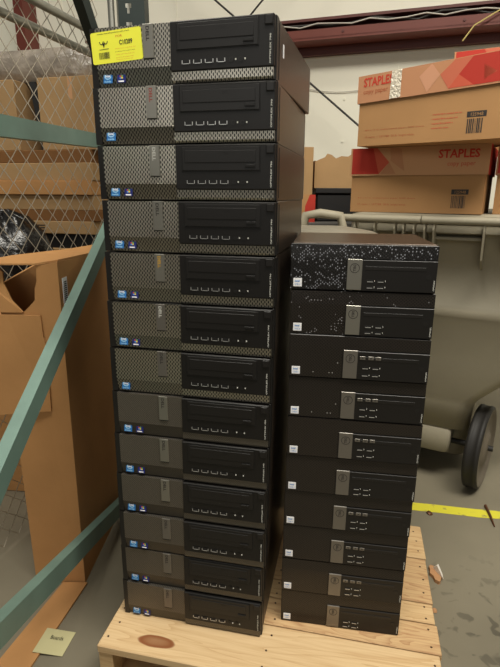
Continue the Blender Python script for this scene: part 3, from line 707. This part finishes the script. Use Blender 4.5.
# ------------------------------------------------------------------ chain link fence
fo = Vector((-.972, .86, 0)); fd = Vector((.25, .90, 0)).normalized(); fln = 1.40; fyaw = math.degrees(math.atan2(-fd.y, fd.x))
fn = thing('chain_link_fence', 'galvanised chain link fence with round rails, left behind the rack', 'fence', tuple(fo), fyaw)
fm = MB(); w2 = .0355; ht = 2.5; nst = int(ht/w2)
for i in range(int(fln/w2)):
    P = []
    x0 = i*w2
    for k in range(nst+1):
        side = (k+i) % 2; xx = x0+(w2*1.04 if side else -w2*.04)
        P.append((xx, .0022*(1 if side else -1), .03+k*w2))
    fm.tube(P, .0017, 'wire_galvanised', 5, True, False)
fm.build('wire_mesh', fn)
for z in (1.755, 1.70): MB().tube([(0, -.024 if z > 1.73 else .03, z), (fln, -.024 if z > 1.73 else .03, z)], .014, 'galvanised', 12).build('rail', fn)
MB().tube([(1.43, -.035, 0), (1.43, -.035, 2.6)], .013, 'galvanised', 14).build('post', fn)
MB().tube([(1.45, -.085, 0), (1.45, -.085, 2.6)], .032, 'galvanised', 18).build('post', fn)
fd2 = MB()
for i in range(7): fd2.tube([(1.385, .0, .3+i*.33), (1.43, -.018, .3+i*.33)], .003, 'wire_galvanised', 5)
fd2.build('tie_wires', fn)

# ------------------------------------------------------------------ tall torn carton
bb = thing('cardboard_box', 'tall brown torn cardboard box standing behind the green braces', 'box', (0, 0, 0), 0)
fr = [(-.665, 1.29), (-.505, 1.28), (-.49, 1.70), (-.655, 1.70)]
w1 = MB(); w1.poly([(-.662, 1.285, .0), (-.508, 1.28, 0), (-.498, 1.28, 1.0), (-.553, 1.28, .99), (-.556, 1.28, .95), (-.563, 1.28, .93), (-.566, 1.28, .90), (-.580, 1.28, .885), (-.598, 1.28, .868), (-.662, 1.285, .868)], (0, 1, 0), .006, 'cardboard_brown'); w1.build('front_panel', bb)
w1 = MB(); w1.poly([(-.508, 1.2865, 0), (-.490, 1.70, 0), (-.484, 1.70, .985), (-.498, 1.2865, 1.0)], (-1, 0, 0), .006, 'cardboard_brown'); w1.build('side_panel', bb)
w1 = MB(); w1.poly([(-.662, 1.2915, 0), (-.652, 1.70, 0), (-.648, 1.70, .985), (-.660, 1.2915, .94)], (1, 0, 0), .006, 'cardboard_brown'); w1.build('side_panel', bb)
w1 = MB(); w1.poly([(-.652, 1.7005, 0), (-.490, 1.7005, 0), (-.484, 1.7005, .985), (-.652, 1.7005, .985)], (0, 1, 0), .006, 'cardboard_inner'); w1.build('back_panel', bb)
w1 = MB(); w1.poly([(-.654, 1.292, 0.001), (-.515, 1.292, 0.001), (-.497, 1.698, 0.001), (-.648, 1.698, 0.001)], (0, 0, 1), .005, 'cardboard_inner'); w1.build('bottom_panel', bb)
w1 = MB(); w1.poly([(-.72, 1.262, .864), (-.640, 1.270, .862), (-.553, 1.272, .860), (-.551, 1.272, .80), (-.546, 1.272, .775), (-.553, 1.272, .74), (-.549, 1.272, .68), (-.552, 1.272, .586), (-.74, 1.255, .578)], (0, 1, 0), .006, 'cardboard_brown'); w1.build('torn_flap', bb)
w1 = MB(); w1.poly([(-.74, 1.262, .87), (-.598, 1.274, .868), (-.625, 1.274, .90), (-.640, 1.274, .945), (-.638, 1.272, .975), (-.650, 1.27, .990), (-.74, 1.262, 1.0)], (0, 1, 0), .006, 'cardboard_brown'); w1.build('torn_flap', bb)
w1 = MB(); w1.poly([(-.70, 1.23, .998), (-.553, 1.275, .993), (-.500, 1.29, 1.001), (-.482, 1.70, .986), (-.497, 1.73, 1.004), (-.56, 1.55, 1.002), (-.64, 1.34, 1.006)], (0, 0, 1), .004, 'cardboard_brown'); w1.build('top_flap', bb)
w1 = MB(); w1.poly([(-.4972, 1.300, .955), (-.4962, 1.330, .955), (-.4970, 1.330, .880), (-.4980, 1.300, .880)], (1, 0, 0), .0012, 'sticker_white')
for i in range(12): w1.add([(-.4958-i*.00006, 1.306, .945-i*.0055), (-.4948-i*.00006, 1.325, .945-i*.0055), (-.4948-i*.00006, 1.325, .942-i*.0055), (-.4958-i*.00006, 1.306, .942-i*.0055)], [(0, 1, 2, 3)], 'letter_dark')
w1.build('shipping_label', bb)

# cardboard strip and note on the floor
st = MB(); st.poly([(-.664, .935, .004), (-.572, .90, .004), (-.500, 1.276, .006), (-.575, 1.276, .006)], (0, 0, 1), .006, 'cardboard_brown')
o = st.build('cardboard_strip'); tag(o, 'flat brown cardboard strip lying on the floor at the tall box foot', 'cardboard')
o.location.z = -.004
nt_ = MB(); nt_.poly([(-.556, 1.104, .010), (-.476, 1.098, .001), (-.487, 1.024, .001), (-.566, 1.029, .010)], (0, 0, 1), .0012, 'note_yellow')
nt_.text('Boards', (-.535, 1.070, .0102), (1, -.06, -.11), (0, 1, 0), .034, .012, 'print_black'); o = nt_.build('paper_note'); tag(o, 'pale yellow handwritten paper note lying on the floor left of the pallet', 'paper')

# small litter
t = thing('crumpled_wrapper', 'crumpled white and brown paper wrapper on the floor right of the pallet', 'litter', (.598, 1.322, 0), 0)
k_ = MB(); n = 14
loft(k_, [[(.016*math.cos(2*PI*i/n)*(1+.2*math.sin(3*i)), .034*math.sin(2*PI*i/n)*(1+.15*math.cos(5*i)), z) for i in range(n)] for z in (0, .006, .012)], 'paper_brown', smooth=False); k_.build('cardboard_piece', t)
k_ = MB(); k_.add([(-.002, .022, .012), (.016, .028, .014), (.020, -.004, .012), (.014, -.030, .013), (.004, .006, .034), (.013, .018, .030)], [(0, 4, 5), (0, 5, 1), (1, 5, 2), (2, 5, 4), (2, 4, 3), (3, 4, 0), (0, 1, 2, 3)], 'paper_white'); k_.build('paper_piece', t)
o = MB().tube([(.925, 1.69, .005), (.913, 1.62, .005), (.902, 1.565, .003)], [.006, .005, .0025], 'screw_rust', 8).build('rusty_bolt'); tag(o, 'rusty slender bolt lying across the yellow floor line', 'bolt')
o = MB(); o.tube([(.690, 1.643, .0), (.694, 1.643, .006), (.694, 1.643, .0075)], [.013, .010, .002], 'screw_rust', 9); o = o.build('pebble'); tag(o, 'small dark pebble just below the yellow floor line', 'pebble')
o = MB(); o.tube([(.545, 1.180, .0), (.545, 1.182, .008), (.546, 1.183, .010)], [.008, .006, .001], 'paper_brown', 7); o = o.build('wood_chip'); tag(o, 'tiny pale wood chip beside the right pallet edge', 'wood chip')

# ------------------------------------------------------------------ cartons beyond the fence
GY = 14
def carton(label, x, y, z, w_, d_, h_, m, yaw=GY, text=None):
    t = thing('cardboard_carton', label, 'box', (x, y, z), yaw, 'cartons stacked beyond the fence')
    b_ = MB(); b_.box(0, w_, 0, d_, 0, h_, m, .003)
    if text: b_.text(text, (.10, -.001, h_*.2), (1, 0, 0), (0, 0, 1), w_*.55, h_*.5, 'letter_dark', True)
    b_.build('body', t); MB().box(w_*.47, w_*.53, -.0008, .001, h_*.7, h_-.003, 'box_tan_light').build('sealing_tape', t) if h_ > .2 else None
    return t
zc = .0
layers = [(.30, 'cardboard_brown', 'bottom large brown carton of the stack beyond the fence'), (.26, 'cardboard', 'second carton from the floor of the stack beyond the fence'),
          (.25, 'cardboard_brown', 'third carton from the floor of the stack beyond the fence'), (.08, 'cardboard_pale', 'flat pale carton with small dark printing beyond the fence'),
          (.075, 'crate_black', None), (.065, 'cardboard_pale', 'flat pale carton with dark blocky printing just above the black trays'), (.055, 'cardboard_inner', 'thin darker carton beyond the fence, under a pale one'),
          (.075, 'cardboard_pale', 'flat pale carton in the middle of the stack beyond the fence'), (.07, 'cardboard_brown', 'flat brown carton under the next pale one beyond the fence'), (.085, 'cardboard_pale', 'uppermost flat pale carton, just under the green horizontal brace'),
          (.06, 'cardboard_inner', 'dark flat carton directly behind the green horizontal brace')]
for i, (h_, m_, lab) in enumerate(layers):
    ox = -1.62+random.uniform(-.015, .015); wd = .86+random.uniform(-.02, .02)
    if lab is None:
        t = thing('flat_tray', 'black flat tray sandwiched between pale cartons beyond the fence', 'tray', (ox, 2.78, zc), GY); MB().box(0, wd-.02, .02, .5, 0, h_, m_, .003).build('body', t)
    else: carton(lab, ox, 2.78+random.uniform(-.02, .01), zc, wd, .5, h_, m_, text='FRAGILE' if i in (3, 5) else None)
    zc += h_
carton('large tan carton on the left atop the stack beyond the fence', -1.60, 2.79, zc, .44, .45, .33, 'cardboard_pale')
carton('large tan carton on the right atop the stack beyond the fence', -1.045, 2.65, zc, .36, .45, .33, 'cardboard_pale')
o = MB(); o.poly([(-1.085, 2.74, zc), (-1.053, 2.74, zc), (-1.085, 2.74, zc+.33), (-1.117, 2.74, zc+.33)], (0, 1, 0), .02, 'crate_black')
tag(o.build('steel_strut'), 'short dark steel strut between the two top cartons beyond the fence', 'strut')
t = thing('cardboard_carton', 'brown carton on the floor beyond the fence, low at the left picture edge', 'box', (-1.21, 1.80, 0), 6)
MB().box(0, .44, 0, .20, 0, .74, 'cardboard_brown', .004).build('body', t)
sv = MB(); ring = []
for z, r0 in ((0, .9), (.03, 1), (.10, 1.0), (.15, .9), (.17, .5), (.175, .1)):
    ring.append([(.45*r0*(1+.06*math.sin(6*a+z*30))*math.copysign(abs(math.cos(a))**.5, math.cos(a)), .20*r0*(1+.08*math.sin(5*a+z*40))*math.copysign(abs(math.sin(a))**.5, math.sin(a)), z) for a in [2*PI*k/48 for k in range(48)]])
loft(sv, ring, 'plastic_clear_grey', True, True); o = sv.build('wrapped_bundle'); o.location = (-1.13, 2.94, zc+.33); o.rotation_euler.z = -math.radians(GY)
tag(o, 'crinkled silvery plastic-wrapped bundle on top of the cartons beyond the fence', 'bundle')
# stretch-wrapped black goods
wr = MB(); ring = []
for z, r0 in ((0, 1.0), (.3, 1.02), (.6, 1.0), (.75, 1.0), (.88, .96), (.98, .85), (1.05, .6), (1.08, .2)):
    ring.append([(-1.13+.22*r0*(1+.10*math.sin(5*a+z*9))*math.cos(a), 2.30+.18*r0*(1+.12*math.sin(4*a+z*14))*math.sin(a), z+.02*math.sin(7*a)*(z > .2)) for a in [2*PI*k/40 for k in range(40)]])
loft(wr, ring, 'plastic_black', True, True)
tag(wr.build('wrapped_bundle'), 'shiny black plastic-wrapped bundle seen through the fence at left', 'bundle')

# ------------------------------------------------------------------ light
def area(name, loc, size, power, col, rot=(0, 0, 0)):
    l = bpy.data.lights.new(name, 'AREA'); l.shape = 'RECTANGLE'; l.size, l.size_y = size; l.energy = power; l.color = col
    o = bpy.data.objects.new(name, l); C.objects.link(o); o.location = loc; o.rotation_euler = rot; return o
area('ceiling_lamp', (1.5, .5, 3.6), (1.6, .5), 42, (1, .93, .80))
area('ceiling_lamp', (.5, .0, 3.8), (2.4, .6), 140, (1, .95, .84))
area('ceiling_lamp', (-1.4, 1.7, 4.4), (1.6, .6), 40, (1, .95, .84))
area('grille_fill_light', (-1.5, -3.6, 2.7), (3.4, 1.6), 40, (1, .97, .90), (math.radians(80), 0, 0))  # unseen fill added behind the camera to brighten the upper grilles
wd_ = bpy.data.worlds.new('world'); bpy.context.scene.world = wd_; wd_.use_nodes = True
bg = wd_.node_tree.nodes['Background']; bg.inputs[0].default_value = (1, .94, .82, 1); bg.inputs[1].default_value = .15
vs = bpy.context.scene.view_settings
vs.view_transform = 'Standard'; vs.look = 'None'; vs.gamma = 1; vs.exposure = 0; vs.use_curve_mapping = False
